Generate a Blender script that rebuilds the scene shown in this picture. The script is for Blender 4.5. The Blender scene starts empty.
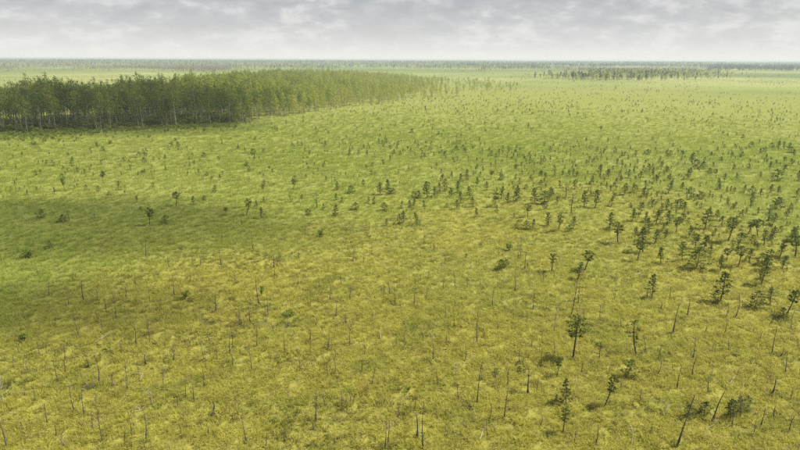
import bpy, math, random
import numpy as np
from mathutils import Matrix, Vector

# ------------------------------------------------------------------ camera
H = 25.0                      # height of the drone above the bog
FPX = 571.0                   # focal length in photo pixels (photo is 800 x 450)
PITCH = math.radians(16.15)   # looking down
ROLL = math.radians(0.24)
scene = bpy.context.scene
cam_d = bpy.data.cameras.new("camera")
cam_d.sensor_width = 36.0
cam_d.lens = 36.0 * FPX / 800.0
cam_d.clip_start = 0.5
cam_d.clip_end = 60000.0
cam = bpy.data.objects.new("camera", cam_d)
scene.collection.objects.link(cam)
CAM_M = Matrix.Rotation(math.radians(90) - PITCH, 4, 'X') @ Matrix.Rotation(ROLL, 4, 'Z')
CAM_M.translation = Vector((0, 0, H))
cam.matrix_world = CAM_M
scene.camera = cam

# ------------------------------------------------------------------ sky, sun, exposure
SUN_EL, SUN_AZ = math.radians(54), math.radians(84)     # azimuth from +Y (view) towards +X (right)
SUN = Vector((math.sin(SUN_AZ) * math.cos(SUN_EL), math.cos(SUN_AZ) * math.cos(SUN_EL), math.sin(SUN_EL)))
world = bpy.data.worlds.new("World")
scene.world = world
world.use_nodes = True
nt = world.node_tree
nt.nodes.clear()


def N(t, kind, **kw):
    n = t.nodes.new(kind)
    for k, v in kw.items():
        if k == 'inp':
            for a, b in v.items():
                n.inputs[a].default_value = b
        else:
            setattr(n, k, v)
    return n


def ramp(t, src, stops, interp='LINEAR'):
    r = t.nodes.new('ShaderNodeValToRGB')
    r.color_ramp.interpolation = interp
    els = r.color_ramp.elements
    while len(els) < len(stops):
        els.new(0.5)
    for e, (p, c) in zip(els, stops):
        e.position = p
        e.color = (c[0], c[1], c[2], 1) if not isinstance(c, (int, float)) else (c, c, c, 1)
    t.links.new(src, r.inputs[0])
    return r.outputs[0]


def mixc(t, fac, a, b, blend='MIX'):
    m = t.nodes.new('ShaderNodeMix')
    m.data_type = 'RGBA'
    m.blend_type = blend
    for sock, v in ((m.inputs[0], fac), (m.inputs[6], a), (m.inputs[7], b)):
        if isinstance(v, (int, float)):
            sock.default_value = v
        elif isinstance(v, tuple):
            sock.default_value = (v[0], v[1], v[2], 1)
        else:
            t.links.new(v, sock)
    return m.outputs[2]


def fmath(t, op, a, b=None, c=None, clamp=False):
    m = t.nodes.new('ShaderNodeMath')
    m.operation = op
    m.use_clamp = clamp
    for i, v in enumerate((a, b, c)):
        if v is None:
            continue
        if isinstance(v, (int, float)):
            m.inputs[i].default_value = v
        else:
            t.links.new(v, m.inputs[i])
    return m.outputs[0]


sky = N(nt, 'ShaderNodeTexSky', sky_type='NISHITA', sun_disc=False)
sky.sun_elevation = SUN_EL
sky.sun_rotation = SUN_AZ
sky.dust_density = 3.0
tc = N(nt, 'ShaderNodeTexCoord')
sep = N(nt, 'ShaderNodeSeparateXYZ')
nt.links.new(tc.outputs['Generated'], sep.inputs[0])
zpos = fmath(nt, 'MAXIMUM', sep.outputs[2], 0.0)
den = fmath(nt, 'ADD', zpos, 0.38)
comb = N(nt, 'ShaderNodeCombineXYZ')
nt.links.new(fmath(nt, 'DIVIDE', sep.outputs[0], den), comb.inputs[0])
nt.links.new(fmath(nt, 'DIVIDE', sep.outputs[1], den), comb.inputs[1])
n1 = N(nt, 'ShaderNodeTexNoise', inp={'Scale': 7.5, 'Detail': 7.0, 'Roughness': 0.56, 'Distortion': 0.15})
nt.links.new(comb.outputs[0], n1.inputs['Vector'])
n2 = N(nt, 'ShaderNodeTexNoise', inp={'Scale': 2.4, 'Detail': 4.0, 'Roughness': 0.5, 'Distortion': 0.3})
nt.links.new(comb.outputs[0], n2.inputs['Vector'])
n3 = N(nt, 'ShaderNodeTexNoise', inp={'Scale': 22.0, 'Detail': 5.0, 'Roughness': 0.55, 'Distortion': 0.3})
nt.links.new(comb.outputs[0], n3.inputs['Vector'])
nsum = fmath(nt, 'ADD', fmath(nt, 'ADD', fmath(nt, 'MULTIPLY', n1.outputs[0], 0.5), fmath(nt, 'MULTIPLY', n2.outputs[0], 0.36)),
             fmath(nt, 'MULTIPLY', n3.outputs[0], 0.14))
cloudcol = ramp(nt, nsum, [(0.36, (0.115, 0.134, 0.165)), (0.45, (0.155, 0.174, 0.20)), (0.51, (0.202, 0.218, 0.236)), (0.56, (0.29, 0.30, 0.306)), (0.64, (0.37, 0.373, 0.368))])
cloud10 = N(nt, 'ShaderNodeVectorMath', operation='SCALE')
cloud10.inputs[3].default_value = 10.0
nt.links.new(cloudcol, cloud10.inputs[0])
# thin gaps let the blue sky through a little
gap = fmath(nt, 'MULTIPLY', ramp(nt, n2.outputs[0], [(0.30, 1.0), (0.46, 0.0)]), 0.25)
c1 = mixc(nt, gap, cloud10.outputs[0], sky.outputs[0])
# whitish air towards the horizon, all the way round
hz = fmath(nt, 'POWER', 2.718, fmath(nt, 'MULTIPLY', zpos, -13.0))
c2 = mixc(nt, hz, c1, (4.85, 4.77, 4.55))
bg = N(nt, 'ShaderNodeBackground')
bg.inputs[1].default_value = 0.1
nt.links.new(c2, bg.inputs[0])
wo = N(nt, 'ShaderNodeOutputWorld')
nt.links.new(bg.outputs[0], wo.inputs[0])

sun_d = bpy.data.lights.new("sun", 'SUN')
sun_d.energy = 3.9
sun_d.angle = math.radians(0.6)
sun_d.color = (1.0, 0.94, 0.81)
sun_o = bpy.data.objects.new("sun", sun_d)
scene.collection.objects.link(sun_o)
sun_o.rotation_euler = (-SUN).to_track_quat('-Z', 'Y').to_euler()
sun_o.location = (0, 0, 300)

vs = scene.view_settings
scene.display_settings.display_device = 'sRGB'
vs.view_transform = 'Standard'
vs.look = 'None'
vs.gamma = 1.0
vs.exposure = 0.92
vs.use_curve_mapping = False
cy = scene.cycles
cy.max_bounces = 6
cy.diffuse_bounces = 3
cy.transmission_bounces = 3
cy.transparent_max_bounces = 8
cy.volume_bounces = 0
cy.use_denoising = False

# ------------------------------------------------------------------ helpers
rng = np.random.default_rng(11)
random.seed(11)
MAIN = scene.collection
R3 = np.array(CAM_M.to_3x3())


def px2ground(x, y, z=0.0):
    """photo pixel -> point on the bog plane"""
    d = R3 @ np.array([(x - 400.0) / FPX, -(y - 225.0) / FPX, -1.0])
    t = (z - H) / d[2]
    return d[0] * t, d[1] * t


def project(p):
    q = R3.T @ (np.asarray(p, float) - np.array([0, 0, H]))
    return 400 + FPX * q[0] / -q[2], 225 - FPX * q[1] / -q[2]


def px_scale(x, y):
    """metres of height per photo pixel for something upright standing at this pixel"""
    gx, gy = px2ground(x, y)
    a = project((gx, gy, 0.0))
    b = project((gx, gy, 1.0))
    return 1.0 / math.hypot(b[0] - a[0], b[1] - a[1])


def hsh(ix, iy, s):
    n = (ix.astype(np.int64) * 374761393 + iy.astype(np.int64) * 668265263 + s * 974634777) & 0x7fffffff
    n = ((n ^ (n >> 13)) * 1274126177) & 0x7fffffff
    n = n ^ (n >> 16)
    return (n & 0xffff) / 65535.0


def vnoise(x, y, s=0):
    x = np.asarray(x, float); y = np.asarray(y, float)
    ix = np.floor(x); iy = np.floor(y)
    fx = x - ix; fy = y - iy
    fx = fx * fx * (3 - 2 * fx); fy = fy * fy * (3 - 2 * fy)
    a = hsh(ix, iy, s); b = hsh(ix + 1, iy, s); c = hsh(ix, iy + 1, s); d = hsh(ix + 1, iy + 1, s)
    return (a * (1 - fx) + b * fx) * (1 - fy) + (c * (1 - fx) + d * fx) * fy


def fbm(x, y, s=0, o=4):
    t = 0; a = 0.5; n = 0
    for k in range(o):
        t = t + a * vnoise(np.asarray(x) * 2 ** k + 17.3 * k, np.asarray(y) * 2 ** k - 9.1 * k, s + k)
        n += a; a *= 0.5
    return t / n


def smooth(a, b, v):
    t = np.clip((np.asarray(v, float) - a) / (b - a), 0, 1)
    return t * t * (3 - 2 * t)


def hollow(x, y):
    """narrow wet hollows winding between the moss banks, 0..1"""
    w = 3.0 * (fbm(x / 6., y / 6., 131, 2) - .5)
    return (1 - smooth(.010, .040, np.abs(vnoise(x / 9. + w * .3, y / 3.2 + w, 130) - .5))) * smooth(.52, .62, fbm(x / 17., y / 13., 133, 3))


def relief(x, y):
    """hummocks and hollows of the bog, in metres"""
    x = np.asarray(x, float); y = np.asarray(y, float)
    d = np.hypot(x, y)
    wx = x + 0.8 * (vnoise(x * .5, y * .5, 71) - .5); wy = y + 0.8 * (vnoise(x * .5, y * .5, 72) - .5)
    a = 1 - np.abs(2 * vnoise(wx / 1.5, wy / 1.5, 3) - 1)
    b = vnoise(wx / 0.62, wy / 0.62, 4)
    c = fbm(x / 9.0, y / 9.0, 5, 3)
    z = 0.24 * (a - .5) + 0.20 * (b - .5) + 0.26 * (c - .5) - 0.16 * hollow(x, y)
    ms = 1 - 0.78 * sedge(x, y)
    return z * ms * (1 - smooth(260, 600, d)) - 0.05


_bx = np.array([-60, 0, 60, 120, 200, 260, 320, 400, 500, 600, 700, 800, 870], float)
_by = np.array([300, 298, 290, 275, 262, 254, 246, 238, 232, 238, 250, 262, 265], float)
_bg = np.array([px2ground(a, b) for a, b in zip(_bx, _by)])
_bth = np.arctan2(_bg[:, 0], _bg[:, 1]); _br = np.log(np.hypot(_bg[:, 0], _bg[:, 1]))


def sedge(x, y):
    """0 = yellow moss bog, 1 = green sedge lawn"""
    th = np.arctan2(x, y); r = np.hypot(x, y) + 1e-3
    edge = np.interp(th, _bth, _br)
    n = (fbm(np.asarray(x) / 22., np.asarray(y) / 30., 21, 4) - .5) * 1.0
    return smooth(-0.35, 0.42, np.log(r) - edge + n)


def mesh_from(name, v, f, smooth_shade=True, mats=(), attrs=None):
    me = bpy.data.meshes.new(name)
    v = np.asarray(v, np.float32)
    if isinstance(f, np.ndarray):
        k = f.shape[1]
        me.vertices.add(len(v)); me.vertices.foreach_set('co', v.ravel())
        me.loops.add(f.size); me.loops.foreach_set('vertex_index', f.ravel().astype(np.int32))
        me.polygons.add(len(f))
        me.polygons.foreach_set('loop_start', np.arange(0, f.size, k, dtype=np.int32))
        me.polygons.foreach_set('loop_total', np.full(len(f), k, np.int32))
        me.update(calc_edges=True)
    else:
        me.from_pydata([tuple(p) for p in v], [], f)
        me.update()
    me.polygons.foreach_set('use_smooth', np.full(len(me.polygons), smooth_shade))
    for m in mats:
        me.materials.append(m)
    for k, val in (attrs or {}).items():
        a = me.attributes.new(k, 'FLOAT', 'POINT')
        a.data.foreach_set('value', np.asarray(val, np.float32))
    return me


def obj(name, me, parent=None, **props):
    o = bpy.data.objects.new(name, me)
    MAIN.objects.link(o)
    if parent is not None:
        o.parent = parent
    for k, v in props.items():
        o[k] = v
    return o


def thing(name, loc, rotz, scale, label, cat, group, tilt=(0, 0)):
    label = label or ''
    o = bpy.data.objects.new(name, None)
    o.empty_display_size = 0.2
    MAIN.objects.link(o)
    o.location = loc
    o.rotation_euler = (tilt[0], tilt[1], rotz)
    o.scale = (scale, scale, scale) if isinstance(scale, (int, float)) else scale
    o['label'] = label; o['category'] = cat; o['group'] = group
    return o


class MB:
    def __init__(s):
        s.v = []; s.f = []; s.n = 0

    def add(s, v, f):
        s.v.append(np.asarray(v, float)); s.f += [tuple(i + s.n for i in q) for q in f]; s.n += len(v)

    def tube(s, pts, rad, k=6, cap=True):
        pts = np.asarray(pts, float)
        vs_, m = [], len(pts)
        for i in range(m):
            t = pts[min(i + 1, m - 1)] - pts[max(i - 1, 0)]
            t = t / (np.linalg.norm(t) + 1e-9)
            u = np.cross(t, [0.31, 0.92, 0.1] if abs(t[2]) > .6 else [0, 0, 1.0]); u /= np.linalg.norm(u)
            w = np.cross(t, u)
            for j in range(k):
                a = 2 * math.pi * j / k
                vs_.append(pts[i] + rad[i] * (u * math.cos(a) + w * math.sin(a)))
        fs = [(i * k + j, i * k + (j + 1) % k, (i + 1) * k + (j + 1) % k, (i + 1) * k + j) for i in range(m - 1) for j in range(k)]
        if cap:
            fs.append(tuple((m - 1) * k + j for j in range(k)))
        s.add(vs_, fs)

    def leaf(s, c, n, up, a, b):
        """one pointed leaf-like face: 4 corners"""
        n = n / (np.linalg.norm(n) + 1e-9)
        u = np.cross(n, up); u /= (np.linalg.norm(u) + 1e-9)
        w = np.cross(n, u)
        s.add([c - u * a, c - w * b, c + u * a, c + w * b], [(0, 1, 2, 3)])

    def clump(s, c, r, k, size, flat=1.0, g=random):
        for _ in range(k):
            d = np.array([g.gauss(0, 1), g.gauss(0, 1), g.gauss(0, 1)]); d /= np.linalg.norm(d) + 1e-9
            p = c + d * r * (g.random() ** 0.45) * np.array([1, 1, flat])
            n = d + 0.7 * np.array([g.gauss(0, 1), g.gauss(0, 1), g.gauss(0, 1) + .5])
            q = size * (0.6 + 0.8 * g.random())
            s.leaf(p, n, np.array([g.gauss(0, 1), g.gauss(0, 1), g.gauss(0, 1)]), q, q * (0.5 + .5 * g.random()))

    def mesh(s, name, mat, sm=False):
        return mesh_from(name, np.concatenate(s.v), s.f, sm, [mat])


# ------------------------------------------------------------------ materials
def new_mat(name):
    m = bpy.data.materials.new(name)
    m.use_nodes = True
    m.node_tree.nodes.clear()
    return m, m.node_tree


def finish(t, color, rough=0.8, transl=None, tcol=None, bump=None, spec=0.15):
    p = N(t, 'ShaderNodeBsdfPrincipled')
    p.inputs['Roughness'].default_value = rough
    p.inputs['Specular IOR Level'].default_value = spec
    t.links.new(color, p.inputs['Base Color'])
    if bump is not None:
        t.links.new(bump, p.inputs['Normal'])
    out = N(t, 'ShaderNodeOutputMaterial')
    if transl:
        tr = N(t, 'ShaderNodeBsdfTranslucent')
        t.links.new(tcol or color, tr.inputs[0])
        mx = N(t, 'ShaderNodeMixShader')
        mx.inputs[0].default_value = transl
        t.links.new(p.outputs[0], mx.inputs[1]); t.links.new(tr.outputs[0], mx.inputs[2])
        t.links.new(mx.outputs[0], out.inputs[0])
    else:
        t.links.new(p.outputs[0], out.inputs[0])
    return p


def noise_at(t, vec, scale, detail=4.0, rough=0.55, dist=0.0):
    n = N(t, 'ShaderNodeTexNoise', inp={'Scale': scale, 'Detail': detail, 'Roughness': rough, 'Distortion': dist})
    t.links.new(vec, n.inputs['Vector'])
    return n.outputs[0]


def attr(t, name, kind='GEOMETRY'):
    a = N(t, 'ShaderNodeAttribute', attribute_name=name, attribute_type=kind)
    return a.outputs['Fac']


MOSS_Y, MOSS_Y2 = (0.392, 0.367, 0.075), (0.335, 0.32, 0.060)
MOSS_G = (0.20, 0.23, 0.040)
TAN = (0.36, 0.315, 0.13)
PEAT = (0.13, 0.11, 0.05)
SEDGE, SEDGE2, SEDGE_P = (0.268, 0.312, 0.060), (0.30, 0.342, 0.070), (0.345, 0.37, 0.105)


def veg_color(t, pos, sed, fine=True):
    """the plants' own colours over the bog, from the plant zone and patchiness"""
    a = noise_at(t, pos, 0.11, 5.0, 0.6)
    b = noise_at(t, pos, 0.9, 4.0, 0.6, 0.4)
    c = noise_at(t, pos, 0.022, 4.0, 0.6)
    moss = mixc(t, ramp(t, noise_at(t, pos, 0.45, 5.0, 0.65), [(0.36, 0.0), (0.64, 1.0)]), MOSS_Y2, MOSS_Y)
    moss = mixc(t, fmath(t, 'MULTIPLY', ramp(t, noise_at(t, pos, 0.16, 4.0, 0.6, 0.6), [(0.52, 0.0), (0.68, 1.0)]), 0.6), moss, MOSS_G)
    moss = mixc(t, fmath(t, 'MULTIPLY', ramp(t, b, [(0.55, 0.0), (0.72, 1.0)]), 0.7), moss, TAN)
    moss = mixc(t, fmath(t, 'MULTIPLY', ramp(t, noise_at(t, pos, 1.3, 3.0, 0.55, 0.8), [(0.60, 0.0), (0.70, 1.0)]), 0.65), moss, PEAT)
    s = mixc(t, ramp(t, a, [(0.35, 0.0), (0.65, 1.0)]), SEDGE, SEDGE2)
    s = mixc(t, fmath(t, 'MULTIPLY', ramp(t, c, [(0.45, 0.0), (0.65, 1.0)]), 0.7), s, SEDGE_P)
    return mixc(t, sed, moss, s)


def ground_mat():
    m, t = new_mat("bog_surface")
    g = N(t, 'ShaderNodeNewGeometry')
    pos = g.outputs['Position']
    col = veg_color(t, pos, attr(t, 'sedge'))
    far = attr(t, 'far')
    d = noise_at(t, pos, 0.0035, 6.0, 0.62, 0.3)
    farc = ramp(t, d, [(0.34, (0.14, 0.185, 0.05)), (0.44, (0.22, 0.26, 0.075)), (0.56, (0.28, 0.305, 0.10)), (0.68, (0.36, 0.355, 0.15))])
    col = mixc(t, fmath(t, 'MULTIPLY', attr(t, 'hollow'), 0.85), col, (0.085, 0.065, 0.03))       # bare wet peat
    col = mixc(t, 0.42, col, (0.15, 0.15, 0.035))     # moss between the tufts, its colour darkened to match their self-shade
    col = mixc(t, far, col, farc)
    col = mixc(t, attr(t, 'woodland'), col, ramp(t, noise_at(t, pos, 0.0016, 5.0, 0.6, 0.3), [(0.40, (0.10, 0.145, 0.04)), (0.52, (0.17, 0.21, 0.055)), (0.62, (0.30, 0.31, 0.09))]))
    f1 = noise_at(t, pos, 5.0, 5.0, 0.65)
    col = mixc(t, fmath(t, 'MULTIPLY', ramp(t, f1, [(0.35, 1.0), (0.55, 0.0)]), 0.35), col, PEAT)
    b = N(t, 'ShaderNodeBump', inp={'Strength': 0.7, 'Distance': 0.12})
    t.links.new(f1, b.inputs['Height'])
    finish(t, col, 0.9, bump=b.outputs[0], spec=0.05)
    return m


def tuft_mat(name, dry=0.0, dark=None):
    m, t = new_mat(name)
    g = N(t, 'ShaderNodeNewGeometry')
    col = veg_color(t, g.outputs['Position'], attr(t, 'sedge', 'INSTANCER'))
    tint = attr(t, 'tint', 'INSTANCER')
    hsv = N(t, 'ShaderNodeHueSaturation')
    t.links.new(fmath(t, 'MULTIPLY_ADD', tint, 0.022, 0.489), hsv.inputs['Hue'])
    t.links.new(fmath(t, 'MULTIPLY_ADD', tint, 0.40, 1.10), hsv.inputs['Value'])
    hsv.inputs['Saturation'].default_value = 1.0
    t.links.new(col, hsv.inputs['Color'])
    col = hsv.outputs[0]
    if dry:
        col = mixc(t, dry, col, (0.42, 0.35, 0.16))
    if dark:
        col = mixc(t, 0.75, col, dark)
    finish(t, col, 0.75, transl=0.5, spec=0.1)
    return m


def foliage_mat(name, c1, c2, transl=0.3, warm=None, kind='OBJECT'):
    """c1..c2 by tree, mottled by leaf clump"""
    m, t = new_mat(name)
    if kind == 'OBJECT':
        oi = N(t, 'ShaderNodeObjectInfo')
        rnd = oi.outputs['Random']
    else:
        rnd = attr(t, 'tint', 'INSTANCER')
    g = N(t, 'ShaderNodeNewGeometry')
    isl = g.outputs['Random Per Island']
    col = mixc(t, rnd, c1, c2)
    if warm:
        col = mixc(t, fmath(t, 'MULTIPLY', ramp(t, rnd, [(0.7, 0.0), (1.0, 1.0)]), 0.6), col, warm)
    hsv = N(t, 'ShaderNodeHueSaturation')
    t.links.new(col, hsv.inputs['Color'])
    t.links.new(fmath(t, 'MULTIPLY_ADD', isl, 0.6, 0.7), hsv.inputs['Value'])
    t.links.new(fmath(t, 'MULTIPLY_ADD', isl, -0.03, 0.515), hsv.inputs['Hue'])
    finish(t, hsv.outputs[0], 0.7, transl=transl, spec=0.08)
    return m


def bark_mat(name, c1, c2, scale=9.0):
    m, t = new_mat(name)
    tcn = N(t, 'ShaderNodeTexCoord')
    mp = N(t, 'ShaderNodeMapping')
    mp.inputs['Scale'].default_value = (3, 3, 0.8)
    t.links.new(tcn.outputs['Object'], mp.inputs[0])
    n = noise_at(t, mp.outputs[0], scale, 4.0, 0.6)
    oi = N(t, 'ShaderNodeObjectInfo')
    col = mixc(t, ramp(t, n, [(0.4, 0.0), (0.62, 1.0)]), c1, c2)
    hsv = N(t, 'ShaderNodeHueSaturation')
    t.links.new(col, hsv.inputs['Color'])
    t.links.new(fmath(t, 'MULTIPLY_ADD', oi.outputs['Random'], 0.7, 0.65), hsv.inputs['Value'])
    finish(t, hsv.outputs[0], 0.9, spec=0.1)
    return m


M_GROUND = ground_mat()
M_TUFT = tuft_mat("sedge_blades")
M_STRAW = tuft_mat("straw_blades", dry=0.55)
M_HEATH = tuft_mat("heath_twigs", dark=(0.075, 0.07, 0.03))
M_MOSS = tuft_mat("moss_cushion")
M_PINE = foliage_mat("pine_needles", (0.080, 0.112, 0.020), (0.150, 0.185, 0.034), 0.38)
M_PINE_PALE = foliage_mat("pale_pine_needles", (0.15, 0.185, 0.055), (0.21, 0.24, 0.08), 0.38)
M_BRIGHT = foliage_mat("young_birch_leaves", (0.15, 0.205, 0.03), (0.21, 0.26, 0.04), 0.4)
M_BIRCH = foliage_mat("birch_leaves", (0.095, 0.145, 0.022), (0.25, 0.30, 0.045), 0.5)
M_BIRCH_L = foliage_mat("light_birch_leaves", (0.28, 0.34, 0.045), (0.48, 0.50, 0.085), 0.5, warm=(0.40, 0.34, 0.14))
M_BIRCH_I = foliage_mat("wood_leaves", (0.15, 0.21, 0.030), (0.52, 0.54, 0.10), 0.5, warm=(0.42, 0.36, 0.15), kind='INST')
M_PINE_I = foliage_mat("far_needles", (0.070, 0.10, 0.024), (0.15, 0.18, 0.045), 0.3, kind='INST')
M_SHRUB_I = foliage_mat("brush_leaves", (0.19, 0.245, 0.04), (0.30, 0.34, 0.06), 0.45, kind='INST')
M_BARK = bark_mat("pine_bark", (0.075, 0.055, 0.04), (0.16, 0.115, 0.075))
M_SNAG = bark_mat("dead_wood", (0.062, 0.052, 0.042), (0.17, 0.145, 0.12))
M_PALE = bark_mat("bleached_wood", (0.30, 0.275, 0.23), (0.46, 0.43, 0.37))
M_BBARK = bark_mat("birch_bark", (0.17, 0.15, 0.125), (0.42, 0.39, 0.33), 5.0)

# ------------------------------------------------------------------ the ground: one sheet to the horizon
fine = np.radians(np.arange(-48, 48.01, 0.22))
coarse = np.radians(np.arange(50, 310.01, 4.0))
th = np.concatenate([fine, coarse])
rr = [2.0, 6, 12, 18, 22]
r = 25.0
while r < 260:
    rr.append(r); r *= 1.0062
while r < 900:
    rr.append(r); r *= 1.02
while r < 26000:
    rr.append(r); r *= 1.09
rr.append(26000.0)
rr = np.array(rr)
RR, TH = np.meshgrid(rr, th, indexing='ij')
GX, GY = RR * np.sin(TH), RR * np.cos(TH)
inview = (np.abs((TH + math.pi) % (2 * math.pi) - math.pi) < 0.84)
GZ = np.where(inview | True, relief(GX, GY), 0)
gv = np.stack([GX.ravel(), GY.ravel(), GZ.ravel()], 1)
nr, na = RR.shape
i0, j0 = np.meshgrid(np.arange(nr - 1), np.arange(na), indexing='ij')
j1 = (j0 + 1) % na
gf = np.stack([i0 * na + j0, i0 * na + j1, (i0 + 1) * na + j1, (i0 + 1) * na + j0], -1).reshape(-1, 4)[:, ::-1].copy()
gme = mesh_from("bog_ground", gv, gf, True, [M_GROUND],
                {'sedge': sedge(GX, GY).ravel(), 'far': smooth(380, 800, RR).ravel(), 'hollow': (hollow(GX, GY) * (1 - sedge(GX, GY))).ravel(),
                 'woodland': (smooth(950, 1500, RR * (1 + .5 * (fbm(GX / 260., GY / 420., 44, 3) - .5))) * .9).ravel()})
ground = obj("bog_ground", gme, kind='structure', label='yellow green moss and sedge bog reaching to the horizon')

# ------------------------------------------------------------------ instanced masses (only for what cannot be counted)
PROTO = {}


def proto_collection(name, meshes):
    c = bpy.data.collections.new(name)
    for i, me in enumerate(meshes):
        o = bpy.data.objects.new(f"{name}_{i:02d}", me)
        c.objects.link(o)
    PROTO[name] = c
    return c


def mass(name, coll, pts, idx, rot, scl, tint, sed=None, label='', cat='', group=None):
    me = bpy.data.meshes.new(name)
    me.vertices.add(len(pts)); me.vertices.foreach_set('co', np.asarray(pts, np.float32).ravel())
    def put(k, typ, val, field='value'):
        a = me.attributes.new(k, typ, 'POINT'); a.data.foreach_set(field, val.ravel())
    put('idx', 'INT', np.asarray(idx, np.int32))
    put('rot', 'FLOAT_VECTOR', np.asarray(rot, np.float32), 'vector')
    put('scl', 'FLOAT_VECTOR', np.asarray(scl, np.float32), 'vector')
    put('tint', 'FLOAT', np.asarray(tint, np.float32))
    put('sedge', 'FLOAT', np.asarray(sed if sed is not None else np.zeros(len(pts)), np.float32))
    o = obj(name, me, kind='stuff', label=label, category=cat)
    ng = bpy.data.node_groups.new(name + "_scatter", 'GeometryNodeTree')
    ng.interface.new_socket('Geometry', in_out='INPUT', socket_type='NodeSocketGeometry')
    ng.interface.new_socket('Geometry', in_out='OUTPUT', socket_type='NodeSocketGeometry')
    gi, go = ng.nodes.new('NodeGroupInput'), ng.nodes.new('NodeGroupOutput')
    m2p = ng.nodes.new('GeometryNodeMeshToPoints')
    ci = ng.nodes.new('GeometryNodeCollectionInfo')
    ci.inputs['Collection'].default_value = coll
    ci.inputs['Separate Children'].default_value = True
    ci.inputs['Reset Children'].default_value = True
    ip = ng.nodes.new('GeometryNodeInstanceOnPoints')
    ip.inputs['Pick Instance'].default_value = True
    def named(nm, typ):
        n = ng.nodes.new('GeometryNodeInputNamedAttribute'); n.data_type = typ
        n.inputs[0].default_value = nm
        return n.outputs[0]
    e2r = ng.nodes.new('FunctionNodeEulerToRotation')
    L = ng.links.new
    L(gi.outputs[0], m2p.inputs[0]); L(m2p.outputs[0], ip.inputs['Points'])
    L(ci.outputs[0], ip.inputs['Instance'])
    L(named('idx', 'INT'), ip.inputs['Instance Index'])
    L(named('rot', 'FLOAT_VECTOR'), e2r.inputs[0]); L(e2r.outputs[0], ip.inputs['Rotation'])
    L(named('scl', 'FLOAT_VECTOR'), ip.inputs['Scale'])
    L(ip.outputs[0], go.inputs[0])
    md = o.modifiers.new("scatter", 'NODES')
    md.node_group = ng
    return o


# ---- sedge tufts, straw, heath twigs and moss cushions
def tuft_mesh(name, mat, n, h, spread, w, lean):
    v, f = [], []
    for i in range(n):
        a = random.random() * 6.283
        r0 = spread * random.random() ** .5
        b = np.array([r0 * math.cos(a), r0 * math.sin(a), -0.03])
        a2 = a + random.gauss(0, .8)
        d = np.array([math.cos(a2), math.sin(a2), 0])
        s = np.array([-d[1], d[0], 0]) * w * (.7 + .6 * random.random())
        hh = h * (.55 + .6 * random.random()); le = lean * random.random()
        m_ = b + d * le * .35 * hh + np.array([0, 0, hh * .62]); tp = b + d * le * hh + np.array([0, 0, hh * (1 - .25 * le)])
        k = len(v)
        v += [b - s, b + s, m_ + s * .7, m_ - s * .7, tp]
        f += [(k, k + 1, k + 2, k + 3), (k + 3, k + 2, k + 4)]
    return mesh_from(name, v, f, False, [mat])


def cushion_mesh(name, mat, seed):
    v, f = [], []
    nr_, na_ = 4, 9
    v.append((0, 0, 0.10))
    for i in range(1, nr_ + 1):
        for j in range(na_):
            a = 2 * math.pi * (j + .5 * (i % 2)) / na_
            rd = 0.27 * i / nr_ * (1 + .28 * (random.random() - .5))
            z = 0.10 * (1 - (i / nr_) ** 2.2) + 0.05 * (random.random() - .5) - (0.06 if i == nr_ else 0)
            v.append((rd * math.cos(a), rd * math.sin(a), z))
    for j in range(na_):
        f.append((0, 1 + j, 1 + (j + 1) % na_))
    for i in range(nr_ - 1):
        for j in range(na_):
            a, b = 1 + i * na_ + j, 1 + i * na_ + (j + 1) % na_
            f.append((a, a + na_, b + na_, b))
    return mesh_from(name, v, f, True, [mat])


tufts = [tuft_mesh("tuft", M_TUFT, 26, 0.34, 0.24, 0.012, 1.7) for _ in range(4)]
tufts += [tuft_mesh("tuft", M_STRAW, 22, 0.36, 0.20, 0.011, 1.8) for _ in range(2)]
tufts += [tuft_mesh("tuft", M_HEATH, 22, 0.26, 0.24, 0.012, .9) for _ in range(2)]
tufts += [cushion_mesh("cushion", M_MOSS, k) for k in range(3)]
tufts += [tuft_mesh("tuft", M_TUFT, 34, 0.42, 0.55, 0.020, .8) for _ in range(2)]      # broad far clump
C_TUFT = proto_collection("ground_plants", tufts)


def sector(n, r0, r1, half):
    rr_ = np.sqrt(rng.random(n) * (r1 * r1 - r0 * r0) + r0 * r0)
    t_ = (rng.random(n) * 2 - 1) * half
    return rr_ * np.sin(t_), rr_ * np.cos(t_)


xs, ys = [], []
a, b = sector(20000, 25, 55, math.radians(44)); xs.append(a); ys.append(b)
lr = 55 * (400 / 55.) ** rng.random(96000); lt = (rng.random(96000) * 2 - 1) * math.radians(44)      # thinning smoothly with distance
xs.append(lr * np.sin(lt)); ys.append(lr * np.cos(lt))
xs = np.concatenate(xs); ys = np.concatenate(ys)
keep = rng.random(len(xs)) > np.maximum(.97 * smooth(140, 400, np.hypot(xs, ys)), .9 * hollow(xs, ys) * (1 - sedge(xs, ys)))
xs, ys = xs[keep], ys[keep]
ds = np.hypot(xs, ys); sd = sedge(xs, ys)
u = rng.random(len(xs)); n6 = fbm(xs / 5., ys / 5., 33, 3)
idx = rng.integers(0, 4, len(xs))
idx = np.where(u < 0.03 * (1 - sd), rng.integers(8, 11, len(xs)), idx)
idx = np.where((u > 0.9 - 0.10 * n6) & (u < .94), rng.integers(4, 6, len(xs)), idx)
heath = (u >= .94) | ((fbm(xs / 6., ys / 4., 35, 3) > .60) & (u > .55))
idx = np.where(heath & (sd < .7), rng.integers(6, 8, len(xs)), idx)
idx = np.where(rng.random(len(xs)) < smooth(90, 200, ds), rng.integers(11, 13, len(xs)), idx)
sc = (0.65 + 0.75 * rng.random(len(xs))) * np.where(idx == 11, 1.2, 1.0)
hz_ = np.where((idx >= 8) & (idx <= 10), 0.8, 1 + 0.25 * sd) * (0.75 + .5 * rng.random(len(xs)))
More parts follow.
